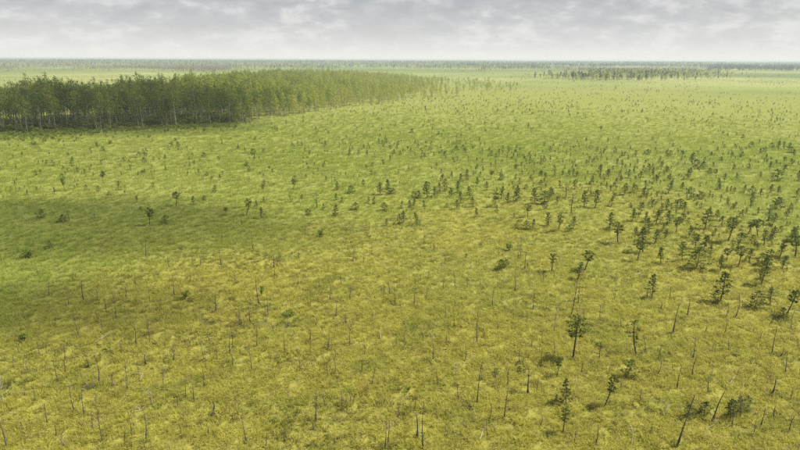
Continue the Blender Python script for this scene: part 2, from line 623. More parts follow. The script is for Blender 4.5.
mass("bog_plants", C_TUFT, np.stack([xs, ys, relief(xs, ys) - .01], 1), idx,
     np.stack([rng.normal(0, .12, len(xs)), rng.normal(0, .12, len(xs)), rng.random(len(xs)) * 6.283], 1),
     np.stack([sc, sc, sc * hz_], 1), rng.random(len(xs)), sd,
     'yellow green moss cushions, sedge tufts and heath covering the bog', 'ground cover')


# ------------------------------------------------------------------ bog pines
def pine_proto(form, seed, mat):
    g = random.Random(seed)
    HT = 3.0
    trunk, crown = MB(), MB()
    bend = (g.gauss(0, .10), g.gauss(0, .10))
    def axis(t):
        return np.array([bend[0] * math.sin(t * 2.4) * 1.3, bend[1] * math.sin(t * 3.1), HT * t])
    P = [axis(t) for t in np.linspace(0, .97, 9)]
    P[0] = P[0] - np.array([0, 0, .18])
    r0 = {'bush': .03, 'cone': .04}.get(form, .047)
    trunk.tube(P, [r0 * (1 - .8 * t) + .006 for t in np.linspace(0, 1, 9)], 6)
    if form == 'cone':
        spec = [(t, .52 * (1 - t) ** .8 + .10) for t in np.linspace(.10, .97, 26)]; k, cs, lift = 17, .052, .45
    elif form == 'bush':
        spec = [(t, .95 * math.sin(math.pi * min(1, t * .8 + .22)) ** .6 * .75) for t in np.linspace(.06, .97, 26)]; k, cs, lift = 20, .058, .5
    elif form == 'umbrella':
        spec = [(t, .40 * math.sin(math.pi * (t - .5) / .56) ** .7 + .06) for t in np.linspace(.54, .99, 24)]; k, cs, lift = 16, .050, .45
    elif form == 'top':
        spec = [(t, .28 * math.sin(math.pi * (t - .46) / .6) ** .7 + .06) for t in np.linspace(.5, .99, 18)]; k, cs, lift = 16, .048, .55
    elif form == 'open':
        spec = [(t, .46 * (1 - (t - .2) / .8) ** .6 * (.45 + g.random()) + .07) for t in np.linspace(.24, .98, 26)]; k, cs, lift = 15, .052, .55
    else:  # ragged
        spec = [(t, .42 * (.3 + g.random())) for t in np.linspace(.42, .98, 12)]; k, cs, lift = 11, .05, .2
    a = g.random() * 6.28
    for t, ln in spec:
        a += 2.4 + g.gauss(0, .35)
        ln *= .75 + .5 * g.random()
        b = axis(t * .97)
        d = np.array([math.cos(a), math.sin(a), lift * (.4 + g.random()) - .1])
        e = b + d * ln
        trunk.tube([b, (b + e) / 2 + np.array([0, 0, -.02]), e], [.014, .010, .005], 4, False)
        crown.clump(b + d * ln * .62, .12 + .16 * ln, k, cs, .95, g)
        crown.clump(e, .09 + .10 * ln, k - 3, cs, .8, g)
    crown.clump(axis(.98), .10, 9, cs, 1.3, g)
    if form in ('top', 'ragged', 'umbrella', 'open'):
        for _ in range(7):                       # dead twigs low on the stem
            t = .15 + .35 * g.random(); b = axis(t); aa = g.random() * 6.28
            e = b + np.array([math.cos(aa), math.sin(aa), g.gauss(.05, .2)]) * (.12 + .25 * g.random())
            trunk.tube([b, e], [.009, .004], 3, False)
    return trunk.mesh("pine_trunk", M_BARK, True), crown.mesh("pine_crown", mat)


FORMS = ['cone', 'bush', 'umbrella', 'top', 'open', 'ragged']
PINES = {}
for fi, fm in enumerate(FORMS):
    for q in range(5 if fm in ('cone', 'bush', 'open') else 3):
        PINES[(fm, q)] = pine_proto(fm, 100 + fi * 10 + q, M_PINE)
    PINES[(fm, 'pale')] = pine_proto(fm, 190 + fi, M_PINE_PALE)
LOOK = {'cone': 'conical', 'bush': 'bushy', 'umbrella': 'flat-topped', 'top': 'bare-stemmed', 'open': 'loose-crowned', 'ragged': 'ragged'}

# read off the photograph: foot x, foot y, height (all photo pixels), form
PLIST = """557,377,19,U;566,404,25,C;563,431,27,T;604,408,32,T;496,375,7,B;519,372,7,B;628,376,19,B;556,402,8,c;690,419,15,B;704,415,14,B;731,420,23,O;741,416,21,o;748,412,15,b;651,436,9,c;739,439,6,c;
573,358,42,U;637,355,36,R;652,299,24,O;720,303,30,O;716,304,13,B;753,309,19,B;761,285,28,C;770,304,18,o;786,316,27,U;783,321,12,B;578,279,18,o;
65,191,13,T;119,190,10,T;41,218,10,B;62,222,8,B;69,221,11,r;95,218,5,c;150,225,17,U;50,248,8,B;109,195,4,B;141,210,4,B;78,187,4,B;28,195,4,c;137,202,7,o;
176,206,14,U;194,204,8,O;204,200,5,B;246,215,17,T;264,192,8,U;264,202,6,C;257,208,8,O;262,218,11,O;226,215,8,U;293,189,10,T;291,202,10,R;302,202,7,U;317,208,16,r;309,215,7,B;165,224,9,B;
337,190,9,C;351,193,8,B;364,186,7,O;336,200,7,O;342,202,6,o;336,216,12,C;355,210,8,B;368,203,7,C;374,204,8,C;381,195,13,O;389,194,15,C;393,194,7,B;385,211,9,B;401,208,8,o;410,210,10,C;413,206,8,O;424,209,9,O;400,225,11,C;404,224,13,O;418,226,13,C;387,226,8,o;414,198,7,B;418,198,8,B;428,198,17,O;435,197,11,C;440,193,11,o;445,191,13,C;451,197,10,O;457,193,12,O;461,203,13,o;457,209,10,O;470,199,13,O;477,218,10,C;324,210,7,o;447,207,4,B;473,207,11,o;
495,207,15,U;501,199,13,O;515,201,17,C;508,203,11,O;526,189,5,B;535,204,16,O;543,204,14,B;550,199,12,C;528,217,13,U;518,228,8,B;526,229,9,B;532,229,11,C;549,226,14,C;558,231,17,T;558,204,8,O;571,213,19,r;573,229,13,o;569,232,7,B;566,198,16,r;584,207,17,O;595,208,18,O;611,206,11,O;610,229,17,O;618,243,20,U;624,195,12,C;634,193,9,B;632,221,13,O;635,237,11,O;637,261,21,U;552,272,19,T;584,271,21,U;499,270,11,B;506,267,9,B;608,231,5,B;
644,197,10,O;668,193,14,o;692,197,5,B;700,199,8,B;709,197,7,O;682,191,9,O;666,210,12,O;680,208,10,B;684,213,12,O;656,225,15,O;670,224,14,O;676,233,16,U;683,221,8,B;705,229,21,C;716,220,11,O;728,205,9,C;742,217,8,C;728,241,25,U;722,227,11,O;748,234,15,U;758,237,18,U;740,242,10,B;764,245,16,O;772,225,13,O;768,221,13,o;776,209,13,B;786,219,11,O;795,257,26,U;780,257,19,T;772,239,14,O;643,253,25,O;649,233,15,O;655,243,15,o;661,263,16,O;665,239,10,O;682,261,19,O;695,249,16,U;703,251,17,O;696,269,22,B;726,261,15,U;720,271,17,O;738,267,22,U;749,261,14,o;766,271,22,C;760,265,12,B;782,269,15,o;652,207,9,o;646,189,9,O;744,193,9,o;752,195,10,B;760,197,9,O;770,193,10,O;778,195,10,O;796,197,10,O;719,189,11,O;726,193,7,O;734,193,7,o;790,241,15,O;710,258,13,o;688,238,13,O;735,224,9,o;662,213,10,o;640,214,12,O;646,222,11,C;
648,155,6,B;667,157,7,C;670,157,7,C;682,156,6,O;692,165,13,O;697,169,10,B;704,169,8,B;709,174,7,B;716,178,9,U;721,161,5,B;732,172,9,O;741,157,6,B;750,148,7,B;760,154,6,O;765,153,7,B;778,150,10,O;784,149,8,O;788,150,8,O;792,153,7,B;794,157,8,O;772,148,6,B;661,169,8,O;649,172,9,O;652,175,8,O;667,172,6,B;687,179,10,O;760,178,7,O;777,181,13,B;670,181,8,O;717,151,5,C;743,138,4,B;748,169,6,B;690,175,8,o;724,182,9,O;737,180,8,o;770,170,9,o;783,173,9,O;792,166,8,O;798,181,11,O;656,183,9,O;640,180,9,O;
601,132,6,U;491,179,9,U;501,180,6,B;531,180,6,B;562,177,7,O;567,177,8,C;573,176,8,o;554,177,7,O;546,178,6,O;600,175,11,O;608,179,10,O;635,157,7,O;550,152,6,O;491,156,6,B;590,184,9,O;575,189,10,O;615,186,9,o;560,188,8,O;628,178,9,O;520,184,7,o;541,187,8,O;467,176,7,C;452,178,7,O;442,181,8,O;461,182,9,C;477,186,9,O;487,190,9,o;480,177,6,O;
64,179,6,B;103,176,5,B;146,174,6,C;73,162,6,C;139,156,5,B;166,170,5,C;294,181,6,B;246,166,5,B;222,144,5,C;255,140,4,C;204,157,5,B;238,149,5,C;253,154,6,B;263,153,5,C;245,152,5,C;173,147,6,O;179,148,7,O;98,148,6,O;103,151,5,B;383,145,5,B;350,155,5,C;367,156,6,O;412,133,5,B;415,144,5,C;394,154,5,O;425,157,5,C;456,150,5,B;463,149,5,B;444,156,4,O;386,143,5,B;379,143,5,O"""
CODE = {'C': 'cone', 'B': 'bush', 'U': 'umbrella', 'T': 'top', 'O': 'open', 'R': 'ragged'}

SPECIAL = {
    (573, 358): 'tall bog pine in the foreground with dark flat crown on a long bare stem',
    (637, 355): 'thin half-dead pine with a small tuft at its tip, right foreground',
    (604, 408): 'bare-stemmed young pine casting a dark shadow beside its foot, right foreground',
    (566, 404): 'bright cone-shaped young pine standing just behind a bent one, right foreground',
    (563, 431): 'nearest pine, tufted top on a thin stem above its own shadow',
    (731, 420): 'dark round pine of the small clump nearest the bottom right corner',
    (741, 416): 'pale open pine in the middle of the clump near the bottom right corner',
    (748, 412): 'pale bushy pine at the right side of the clump near bottom right corner',
    (150, 225): 'dark flat-topped lone pine at the edge of the shaded sedge, left',
    (176, 206): 'lone flat-topped pine just beyond the shaded sedge, left of centre',
    (601, 132): 'single dark pine standing out far off on the open green lawn',
    (795, 257): 'large dark leaning pine at the right edge of the photo',
    (720, 303): 'tall pine with a dense dark bush at its foot, right side',
    (716, 304): 'dense dark bush pine at the foot of a taller pine, right side',
    (557, 377): 'broad low pine with spreading crown on a short stem in the foreground',
}
ORD = ['first', 'second', 'third', 'fourth', 'fifth', 'sixth', 'seventh', 'eighth', 'ninth', 'tenth', 'eleventh', 'twelfth', 'thirteenth',
       'fourteenth', 'fifteenth', 'sixteenth', 'seventeenth', 'eighteenth', 'nineteenth', 'twentieth']
pending = {}


def later(o, look, place, x):
    """label to be finished once all its look-alikes are known: they are told apart by their order from the left"""
    pending.setdefault((look, place), []).append((x, o))


def finish_labels():
    for (look, place), lst in pending.items():
        lst.sort(key=lambda q: q[0])
        for k, (x, o) in enumerate(lst):
            if len(lst) == 1:
                o['label'] = f"the only {look} {place}"
            elif k == len(lst) - 1:
                o['label'] = f"rightmost {look} {place}"
            elif k == 0:
                o['label'] = f"leftmost {look} {place}"
            else:
                o['label'] = f"{ORD[k]} {look} from the left {place}"


def zone(x, y):
    if y < 140:
        return 'far out on the green lawn' if x > 300 else 'before the left wood'
    if y < 185:
        if x < 130:
            return 'on the lawn below the left wood'
        if x < 300:
            return 'on the lawn left of centre'
        if x < 480:
            return 'on the open lawn at centre'
        if x < 640:
            return 'on the lawn right of centre'
        return 'in the far right scatter' if y < 165 else 'on the rim of the right stand'
    if y < 232:
        if x < 130:
            return 'in the shaded left sedge'
        if x < 230:
            return 'near the shade\'s right end'
        if x < 330:
            return 'left of the central belt'
        if x < 425:
            return 'in the central belt\'s left half'
        if x < 490:
            return 'in the central belt\'s right half'
        if x < 565:
            return 'just right of centre'
        if x < 640:
            return 'between centre and right stand'
        return 'at the back of the right stand' if y < 205 else 'amid the right stand'
    if y < 290:
        if x < 160:
            return 'below the shaded left sedge'
        if x < 330:
            return 'in the moss left of centre'
        if x < 480:
            return 'below the central belt'
        if x < 640:
            return 'before the right stand\'s left end'
        return 'at the front of the right stand'
    r_ = 'upper' if y < 335 else 'middle' if y < 385 else 'nearest'
    c_ = 'far left' if x < 110 else 'left' if x < 220 else 'left-central' if x < 330 else 'central' if x < 440 else 'right-central' if x < 560 else 'right' if x < 690 else 'far right'
    return f'in the {c_} {r_} moss'


def put_pine(x, y, hp, form, pale):
    gx, gy = px2ground(x, y)
    ht = hp * px_scale(x, y)
    key = (form, 'pale') if pale else (form, random.randrange(5 if form in ('cone', 'bush', 'open') else 3))
    tm, cm = PINES[key]
    z = float(relief(gx, gy))
    size = 'tiny' if ht < 1.1 else 'small' if ht < 1.9 else 'middling' if ht < 2.9 else 'tall'
    lb = SPECIAL.get((x, y))
    s = ht / 3.0
    w = s * (1.0 + .25 * random.random()) * (1.08 if y > 280 else 1.35)
    if form == 'bush':
        w *= 1.25
    o = thing('bog_pine', (gx, gy, z), random.random() * 6.28, (w, w, s), lb, 'pine tree', 'bog pines scattered over the mire',
              (random.gauss(0, .08), random.gauss(0, .08)))
    if not lb:
        later(o, f"{size} {'pale ' if pale else ''}{LOOK[form]} bog pine", zone(x, y), x)
    obj('trunk', tm, o); obj('crown', cm, o)
    return gx, gy


pine_xy = []
rows = [q for q in PLIST.replace('\n', '').split(';') if q.strip()]
for q in rows:
    a, b, c, d = q.split(',')
    pine_xy.append(put_pine(int(a), int(b), float(c), CODE[d.upper()], d.islower()))

# many more dwarf pines, too small and too many to take one by one
pr = [PINES[(f, q)] for f, q in (('cone', 0), ('bush', 0), ('bush', 1), ('open', 0), ('open', 1), ('umbrella', 0))]


def joined_proto(tm, cm, mat_c, name, mat_t=M_BARK):
    v1 = np.array([v.co for v in tm.vertices]); v2 = np.array([v.co for v in cm.vertices])
    f = [tuple(p.vertices) for p in tm.polygons] + [tuple(i + len(v1) for i in p.vertices) for p in cm.polygons]
    me = mesh_from(name, np.concatenate([v1, v2]), f, False, [mat_t, mat_c])
    mi = np.array([0] * len(tm.polygons) + [1] * len(cm.polygons), np.int32)
    me.polygons.foreach_set('material_index', mi)
    return me


C_PINE = proto_collection("dwarf_pine_kinds", [joined_proto(a, b, M_PINE_I, "dwarf_pine") for a, b in pr])


def dens(x, y):
    """how thickly dwarf pines stand, by place on the bog (0..1)"""
    d = np.hypot(x, y)
    c = fbm(x / 40., y / 60., 51, 4)
    th_ = np.degrees(np.arctan2(x, y))
    right = smooth(4, 22, th_) * (1 - smooth(150, 210, d)) * smooth(52, 75, d)
    mid = smooth(105, 150, d) * .48
    far = smooth(190, 330, d) * .30
    return np.clip((right * 1.2 + mid + far), 0, 1) * smooth(.36, .62, c + .08)


ax, ay = [], []
for n, r0, r1 in ((3600, 55, 180), (4600, 175, 420), (7500, 420, 1000)):
    a, b = sector(n, r0, r1, math.radians(44)); ax.append(a); ay.append(b)
ax = np.concatenate(ax); ay = np.concatenate(ay)
keep = rng.random(len(ax)) < dens(ax, ay)
ax, ay = ax[keep], ay[keep]
hh = (0.6 + .9 * rng.random(len(ax)) ** 1.8 + .15 * smooth(200, 600, np.hypot(ax, ay))) / 3.0
mass("dwarf_pine_scatter", C_PINE, np.stack([ax, ay, relief(ax, ay)], 1), rng.integers(0, 6, len(ax)),
     np.stack([rng.normal(0, .06, len(ax)), rng.normal(0, .06, len(ax)), rng.random(len(ax)) * 6.28], 1),
     np.stack([hh * 1.3, hh * 1.3, hh], 1), rng.random(len(ax)), None,
     'countless tiny dwarf pines dotting the far green lawn', 'dwarf pines')

# ------------------------------------------------------------------ low bright birch shrubs
def shrub_proto(seed):
    g = random.Random(seed)
    st, cr = MB(), MB()
    for k in range(5):
        a = g.random() * 6.28; e = np.array([.25 * math.cos(a), .25 * math.sin(a), .55 + .4 * g.random()])
        st.tube([(0, 0, -.08), e * .5 + np.array([0, 0, .06]), e], [.014, .010, .005], 4, False)
        cr.clump(e, .24, 26, .06, 1.0, g); cr.clump(e * .55, .22, 18, .06, .8, g)
    return st.mesh("shrub_stems", M_BARK, True), cr.mesh("shrub_leaves", M_BRIGHT)


SHRUBS = [shrub_proto(5), shrub_proto(6)]
for x, y, hp, w, lb in [(24, 342, 9, 1.3, 'bright green low shrub in the shaded moss near the left edge'),
                        (28, 258, 9, 1.7, 'rounded yellow green shrub in the sedge near the left edge'),
                        (290, 315, 5, 3.0, 'wide flat patch of fresh green shrub in the yellow moss'),
                        (321, 237, 9, 1.0, 'small vivid green shrub below the central pine belt'),
                        (509, 250, 9, 1.0, 'vivid green birch shrub right of centre, above two leaning snags'),
                        (408, 393, 5, 1.3, 'tiny vivid green shrub in the middle of the foreground moss'),
                        (261, 296, 9, .8, 'green shrub growing against a thin snag left of centre'),
                        (185, 299, 8, 1.2, 'dark green low shrub beside a snag in the left moss'),
                        (275, 422, 6, 1.6, 'low dark shrub in the bare moss left of bottom centre'),
                        (600, 346, 5, 2.2, 'flat green shrub patch right of the tall foreground pine')]:
    gx, gy = px2ground(x, y)
    s = hp * px_scale(x, y)
    o = thing('birch_shrub', (gx, gy, float(relief(gx, gy))), random.random() * 6, (s * w, s * w, s), lb, 'shrub', 'low green shrubs')
    q = random.randrange(2)
    obj('stems', SHRUBS[q][0], o); obj('leaves', SHRUBS[q][1], o)


# ------------------------------------------------------------------ dead standing stems
def snag_proto(seed, mat, twiggy):
    g = random.Random(seed)
    HT = 2.5
    bx, by = g.gauss(0, .10), g.gauss(0, .10)
    kink = g.choice([0, 0, .1, -.1])
    def axis(t):
        return np.array([bx * t * t * 1.5 + kink * max(0, t - .6), by * math.sin(t * 3), HT * t])
    tr = MB()
    ts = np.linspace(0, 1, 9)
    P = [axis(t) for t in ts]; P[0] = P[0] - np.array([0, 0, .25])
    tr.tube(P, [(.040 * (1 - .65 * t) + .004 + (.022 if t < .13 else 0)) * (1 + .15 * g.gauss(0, 1)) for t in ts], 6)
    trunk = tr.mesh("snag_trunk", mat, True)
    br = []
    for _ in range(twiggy):
        b_ = MB()
        t = .35 + .6 * g.random(); a = g.random() * 6.28
        ln = (.16 + .34 * g.random()) * (1.1 - .4 * t)
        b = axis(t); d = np.array([math.cos(a), math.sin(a), g.gauss(.25, .35)])
        m_ = b + d * ln * .55; e = b + d * ln + np.array([0, 0, g.gauss(.0, .08)])
        b_.tube([b, m_, e], [.014, .010, .005], 4, False)
        for q in range(3):
            f = m_ + np.array([g.gauss(0, .12), g.gauss(0, .12), g.gauss(.05, .1)])
            b_.tube([m_ if q else e, f], [.007, .003], 3, False)
        br.append(b_.mesh("snag_branch", mat, True))
    return trunk, br


SNAGS = [snag_proto(300 + k, M_SNAG, 1 + k % 4) for k in range(10)]
SNAGS_TW = [snag_proto(330 + k, M_SNAG, 8) for k in range(3)]
SNAGS_P = [snag_proto(350 + k, M_PALE, [0, 2, 9][k]) for k in range(3)]

# foot x, foot y, height in pixels, kind: s slim, d dark stout, t twiggy, p bleached, w bleached twiggy; optional lean in degrees (+ = right)
SLIST = """677,447,53,d,6;677,389,23,s;692,376,22,s;712,423,34,d,4;771,395,18,d,5;785,373,23,s;761,426,19,s;528,394,26,d,2;504,419,31,s;508,384,15,s;596,444,21,s;
336,373,21,s;342,410,23,s;346,402,11,s;351,401,9,s;385,449,33,t;388,446,27,s;417,438,26,d;423,448,39,s;459,398,15,s,-8;477,404,41,s;325,406,13,s;456,375,15,w;
164,390,23,s;204,386,20,s;211,416,16,d,-2;247,443,29,s,-4;266,449,17,s;252,370,26,s;206,368,20,s;232,366,13,d;316,420,35,s;
3,404,27,p;7,448,30,s;57,381,19,s;66,374,21,s;75,414,29,s;48,426,22,s;85,416,25,s;99,384,29,s,-4;114,386,14,d;128,391,31,s;103,442,36,t;132,434,22,s;146,440,38,s;64,443,12,p;125,448,15,s;146,365,11,d;14,367,13,s;57,438,13,s;
84,301,22,d;69,305,10,s;106,312,14,s;116,318,29,s;79,336,21,t;136,344,18,d;150,344,25,t;148,330,14,s;66,360,17,s;49,296,13,s;73,281,9,s;
174,296,21,s,5;190,282,14,s;216,311,18,d;201,300,12,s;181,320,13,s;211,339,14,d;230,354,21,s;233,350,18,s;257,348,21,t;259,304,19,d;268,314,21,s;275,276,10,s;298,285,12,s;310,307,20,s;310,341,13,d;285,352,18,s;274,330,9,s;256,286,11,s;173,360,15,s,-4;204,360,16,s;217,360,15,s;
328,349,21,s;335,360,13,s;384,297,14,s;390,295,14,s;395,303,22,s;414,306,28,s;341,285,10,s;336,316,13,s;346,324,12,s;350,345,18,s;405,342,15,s;433,361,16,t;455,287,17,s;467,287,14,s;443,290,14,s;426,298,11,s;454,328,17,s;477,345,37,s;465,360,15,s;380,341,7,p;424,337,7,s,-20;330,300,16,s;
515,291,23,d,5;533,309,20,s;554,332,27,w;571,316,45,s,6;578,304,19,s;600,320,15,s;500,328,9,s,-24;485,338,13,s;492,306,17,s;554,354,15,s;621,286,9,s;
647,298,18,s;660,309,10,d;669,298,12,s;687,317,18,d;673,334,31,d,2;726,318,16,s;735,318,25,s;770,325,17,s;772,352,28,s;791,330,21,p;780,357,15,s;693,358,21,s;658,360,15,s;
146,256,17,s;111,238,7,s;221,263,15,d;253,249,18,s;222,241,14,s;280,265,19,s;274,268,13,d;299,258,10,s;305,234,11,s;169,266,13,s;242,224,11,s;214,221,12,w;424,243,15,s;434,251,12,d;387,238,11,s;396,240,11,s;364,262,9,s;353,260,13,s;372,255,10,s;518,258,14,s,6;521,256,13,s;525,270,18,d;611,256,15,w;335,182,12,s;332,182,10,s;
614,300,11,s;588,335,10,s;622,328,13,s;645,352,15,s;610,372,12,s;540,352,9,s;520,362,16,s;445,318,12,s;372,322,10,s;300,372,15,s;288,398,12,t;190,345,12,s;122,352,12,s;30,372,12,s;36,402,14,s;178,408,14,s;150,300,12,s;240,322,12,s;362,372,14,s;398,418,16,s;438,384,12,s;540,424,14,s;575,444,14,t;640,404,15,t;664,414,13,w;755,386,12,s;790,400,15,s;728,350,11,s;704,334,10,s;760,340,10,s"""
SSPEC = {
    (677, 447): 'long dark leaning dead stem near the bottom right corner',
    (571, 316): 'tallest thin dead stem, leaning right behind the flat-topped foreground pine',
    (528, 394): 'dark dead stem with a forked twiggy tip left of the foreground pines',
    (211, 416): 'short stout blackened stump standing alone in the lower left moss',
    (64, 443): 'short white bleached stump near the bottom left corner',
    (3, 404): 'pale bleached stem at the very left edge of the photo',
    (103, 442): 'thin dead stem with a bunch of twigs near the bottom left',
    (423, 448): 'tall straight thin stem, right of a twin pair at bottom centre',
    (385, 449): 'twiggy dead stem, left of the twin pair at bottom centre',
    (388, 446): 'slim dead stem, right of the twin pair at bottom centre',
    (214, 221): 'bleached twiggy dead pine at the edge of the shaded sedge',
    (791, 330): 'pale-topped crooked dead stem near the right edge',
}
SWORD = {'s': 'slim', 'd': 'dark stout', 't': 'twiggy', 'p': 'bleached', 'w': 'bleached twiggy'}
snag_rows = [q for q in SLIST.replace('\n', '').split(';') if q.strip()]
taken = [(int(q.split(',')[0]), int(q.split(',')[1])) for q in snag_rows]
while len(snag_rows) < 262:                   # the thinnest ones, just visible between the others
    x, y = random.randint(4, 796), int(262 + 186 * random.random() ** .9)
    if all(abs(x - a) > 7 or abs(y - b) > 10 for a, b in taken) and not (x > 560 and y < 300):
        taken.append((x, y))
        snag_rows.append(f"{x},{y},{7 + 12 * random.random() * (y / 400):.1f},{random.choice('ssssstp')}")
snag_xy = []
for q in snag_rows:
    p = q.split(',')
    x, y, hp, kd = int(p[0]), int(p[1]), float(p[2]), p[3]
    lean = float(p[4]) if len(p) > 4 else random.gauss(0, 1.8)
    gx, gy = px2ground(x, y)
    ht = hp * px_scale(x, y)
    src = random.choice({'s': SNAGS, 'd': SNAGS, 't': SNAGS_TW, 'p': SNAGS_P[:2], 'w': SNAGS_P[2:]}[kd])
    size = 'short' if ht < 1.2 else 'tall' if ht > 2.3 else 'medium'
    lb = SSPEC.get((x, y))
    s = ht / 2.5
    w = {'s': .80, 'd': 1.3, 't': .75, 'p': 1.0, 'w': .8}[kd] * (.85 + .3 * random.random())
    if ht < 1.2:
        w *= .9
    o = thing('dead_stem', (gx, gy, float(relief(gx, gy))), random.random() * 6.28, (w, w, s), lb, 'dead tree', 'dead stems standing in the bog')
    o.rotation_mode = 'ZYX'                      # spin first, then lean in the world
    o.rotation_euler = (random.gauss(0, .03), math.radians(lean), 0)
    m_ = Matrix.Rotation(math.radians(lean), 4, 'Y') @ Matrix.Rotation(random.random() * 6.28, 4, 'Z')
    o.rotation_mode = 'XYZ'
    o.rotation_euler = m_.to_euler()
    if not lb:
        later(o, f"{size} {SWORD[kd]} dead stem", zone(x, y), x)
    snag_xy.append((gx, gy))
    obj('trunk', src[0], o)
    for b in src[1]:
        obj('branch', b, o)


# heath and tall sedge growing thick round the feet of pines and stems
fx, fy = [], []
for (gx, gy), cnt, sp in [(q, 9, .42) for q in pine_xy] + [(q, 4, .22) for q in snag_xy]:
    for _ in range(cnt):
        fx.append(gx + random.gauss(0, sp)); fy.append(gy + random.gauss(0, sp))
fx, fy = np.array(fx), np.array(fy)
n = len(fx)
fs = .6 + .6 * rng.random(n)
mass("foot_heath", C_TUFT, np.stack([fx, fy, relief(fx, fy) - .01], 1), np.where(rng.random(n) < .6, rng.integers(6, 8, n), rng.integers(0, 4, n)),
     np.stack([rng.normal(0, .12, n), rng.normal(0, .12, n), rng.random(n) * 6.28], 1), np.stack([fs, fs, fs * 1.1], 1),
     rng.random(n), sedge(fx, fy), 'dark heath and sedge thick round the feet of pines and dead stems', 'heath')


# fallen and bleached wood
def log_at(pts, rad, lb, mat, twigs=2):
    P = []
    for x, y, z in pts:
        gx, gy = px2ground(x, y); P.append(np.array([gx, gy, float(relief(gx, gy)) + .10 + z]))
    c = P[0].copy()
    o = thing('fallen_branch', tuple(c), 0, 1.0, lb, 'dead wood', 'fallen bleached wood')
    m_ = MB()
    Q = [p - c for p in P]
    m_.tube(Q, [rad * (1 - .6 * i / (len(Q) - 1)) for i in range(len(Q))], 6)
    obj('stem', m_.mesh("log", mat, True), o)
    for k in range(twigs):
        b_ = MB(); i = random.randrange(1, len(Q))
        e = Q[i] + np.array([random.gauss(0, .3), random.gauss(0, .3), .1 + .25 * random.random()])
        b_.tube([Q[i], e], [rad * .5, rad * .2], 4, False)
        obj('branch', b_.mesh("log_branch", mat, True), o)


log_at([(95, 344, 0), (100, 341, .05), (105, 338, .1), (110, 335, .15)], .06, 'long white fallen branch lying in the left moss', M_PALE, 3)
log_at([(140, 383, 0), (142, 381, .1), (143, 378, .25)], .035, 'forked white stick in the lower left moss', M_PALE, 3)
log_at([(134, 409, .0), (138, 409, .05), (141, 411, .0)], .05, 'pale short log in the lower left moss beside thin stems', M_PALE, 2)
log_at([(705, 430, 0), (709, 428, .05), (714, 426, .1)], .045, 'pale fallen stick below the clump near the bottom right corner', M_PALE, 1)
log_at([(730, 384, 0), (732, 382, .1), (735, 379, .3)], .022, 'forked pale stick in the moss above the bottom right clump', M_PALE, 3)
log_at([(480, 440, 0), (482, 436, .1), (483, 432, .2)], .035, 'small pale stick at the bottom edge, right of centre', M_PALE, 1)
log_at([(381, 343, 0), (381, 340, .15), (380, 337, .35)], .03, 'slender white stick in the moss at centre', M_PALE, 1)
log_at([(83, 391, 0), (87, 388, .15), (91, 390, .05)], .07, 'grey tangle of upturned dead wood in the lower left moss', M_SNAG, 8)
log_at([(445, 436, 0), (448, 433, .05), (452, 434, .0)], .05, 'low grey dead branch in the moss right of bottom centre', M_SNAG, 4)


# ------------------------------------------------------------------ the birch wood on the left
def birch_proto(seed, HT=15.0, wide=2.2, low=.30, leafy=1.0, mat=M_BIRCH):
    g = random.Random(seed)
    tr, cr = MB(), MB()
    bend = (g.gauss(0, .35), g.gauss(0, .35))
    def axis(t):
        return np.array([bend[0] * math.sin(t * 2.6), bend[1] * math.sin(t * 2.1), HT * t])
    ts = np.linspace(0, .95, 9)
    P = [axis(t) for t in ts]; P[0] = P[0] - np.array([0, 0, .5])
    tr.tube(P, [.12 * (1 - .85 * t) + .02 for t in ts], 7)
    if g.random() < .4:                      # second stem
        o2 = np.array([g.gauss(0, .5), g.gauss(0, .5), 0])
        tr.tube([p * np.array([1, 1, .85]) + o2 * (1 + 1.2 * t) for p, t in zip(P, ts)], [.10 * (1 - .85 * t) + .02 for t in ts], 6)
    a = g.random() * 6.28
    n = int(10 * leafy)
    for i in range(n):
        t = low + (.97 - low) * (i + .6 * g.random()) / n
        a += 2.4 + g.gauss(0, .5)
        u = (t - low) / (1 - low)
        prof = math.sin(math.pi * min(1, u * .80 + .18)) ** .7
        ln = wide * prof * (.45 + .6 * g.random())
        b = axis(max(.1, t * .93 - .03))
        d = np.array([math.cos(a), math.sin(a), .35 * g.random() + .2])
        e = b + d * ln
        tr.tube([b, (b + e) / 2 + np.array([0, 0, .1]), e], [.05, .035, .012], 4, False)
        rad = (1.15 + .65 * g.random()) * (.75 + .35 * prof)
        for _ in range(int(72 * rad)):          # leaves on the outside of the billow, more on top
            q = np.array([g.gauss(0, 1), g.gauss(0, 1), g.gauss(.35, 1)]); q /= np.linalg.norm(q) + 1e-9
            p = e + q * rad * (.72 + .38 * g.random()) * np.array([1, 1, .78])
            nn = q + .30 * np.array([g.gauss(0, 1), g.gauss(0, 1), g.gauss(.2, 1)])
            z_ = .15 * (.6 + .8 * g.random())
            cr.leaf(p, nn, np.array([g.gauss(0, 1), g.gauss(0, 1), g.gauss(0, 1)]), z_, z_ * (.55 + .45 * g.random()))
    cr.clump(axis(.97), .75, 40, .16, 1.2, g)
    for _ in range(5):                       # a few bare twigs on the stem
        t = .12 + (low - .05) * g.random(); b = axis(t); aa = g.random() * 6.28
        e = b + np.array([math.cos(aa), math.sin(aa), .5]) * (.5 + .6 * g.random())
        tr.tube([b, e], [.025, .008], 3, False)
    return tr.mesh("birch_trunk", M_BBARK, True), cr.mesh("birch_crown", mat)


BIRCH = [birch_proto(400 + k, 15.0, 2.0 + .4 * (k % 3), .32 + .07 * (k % 4), 1.0) for k in range(8)]
BIRCH_L = [birch_proto(440 + k, 15.0, 1.6 + .4 * (k % 3), .22 + .08 * (k % 3), 1.0, M_BIRCH_L) for k in range(5)]
C_WOOD = proto_collection("wood_trees", [joined_proto(a, b, M_BIRCH_I, "wood_tree", M_BBARK) for a, b in BIRCH])

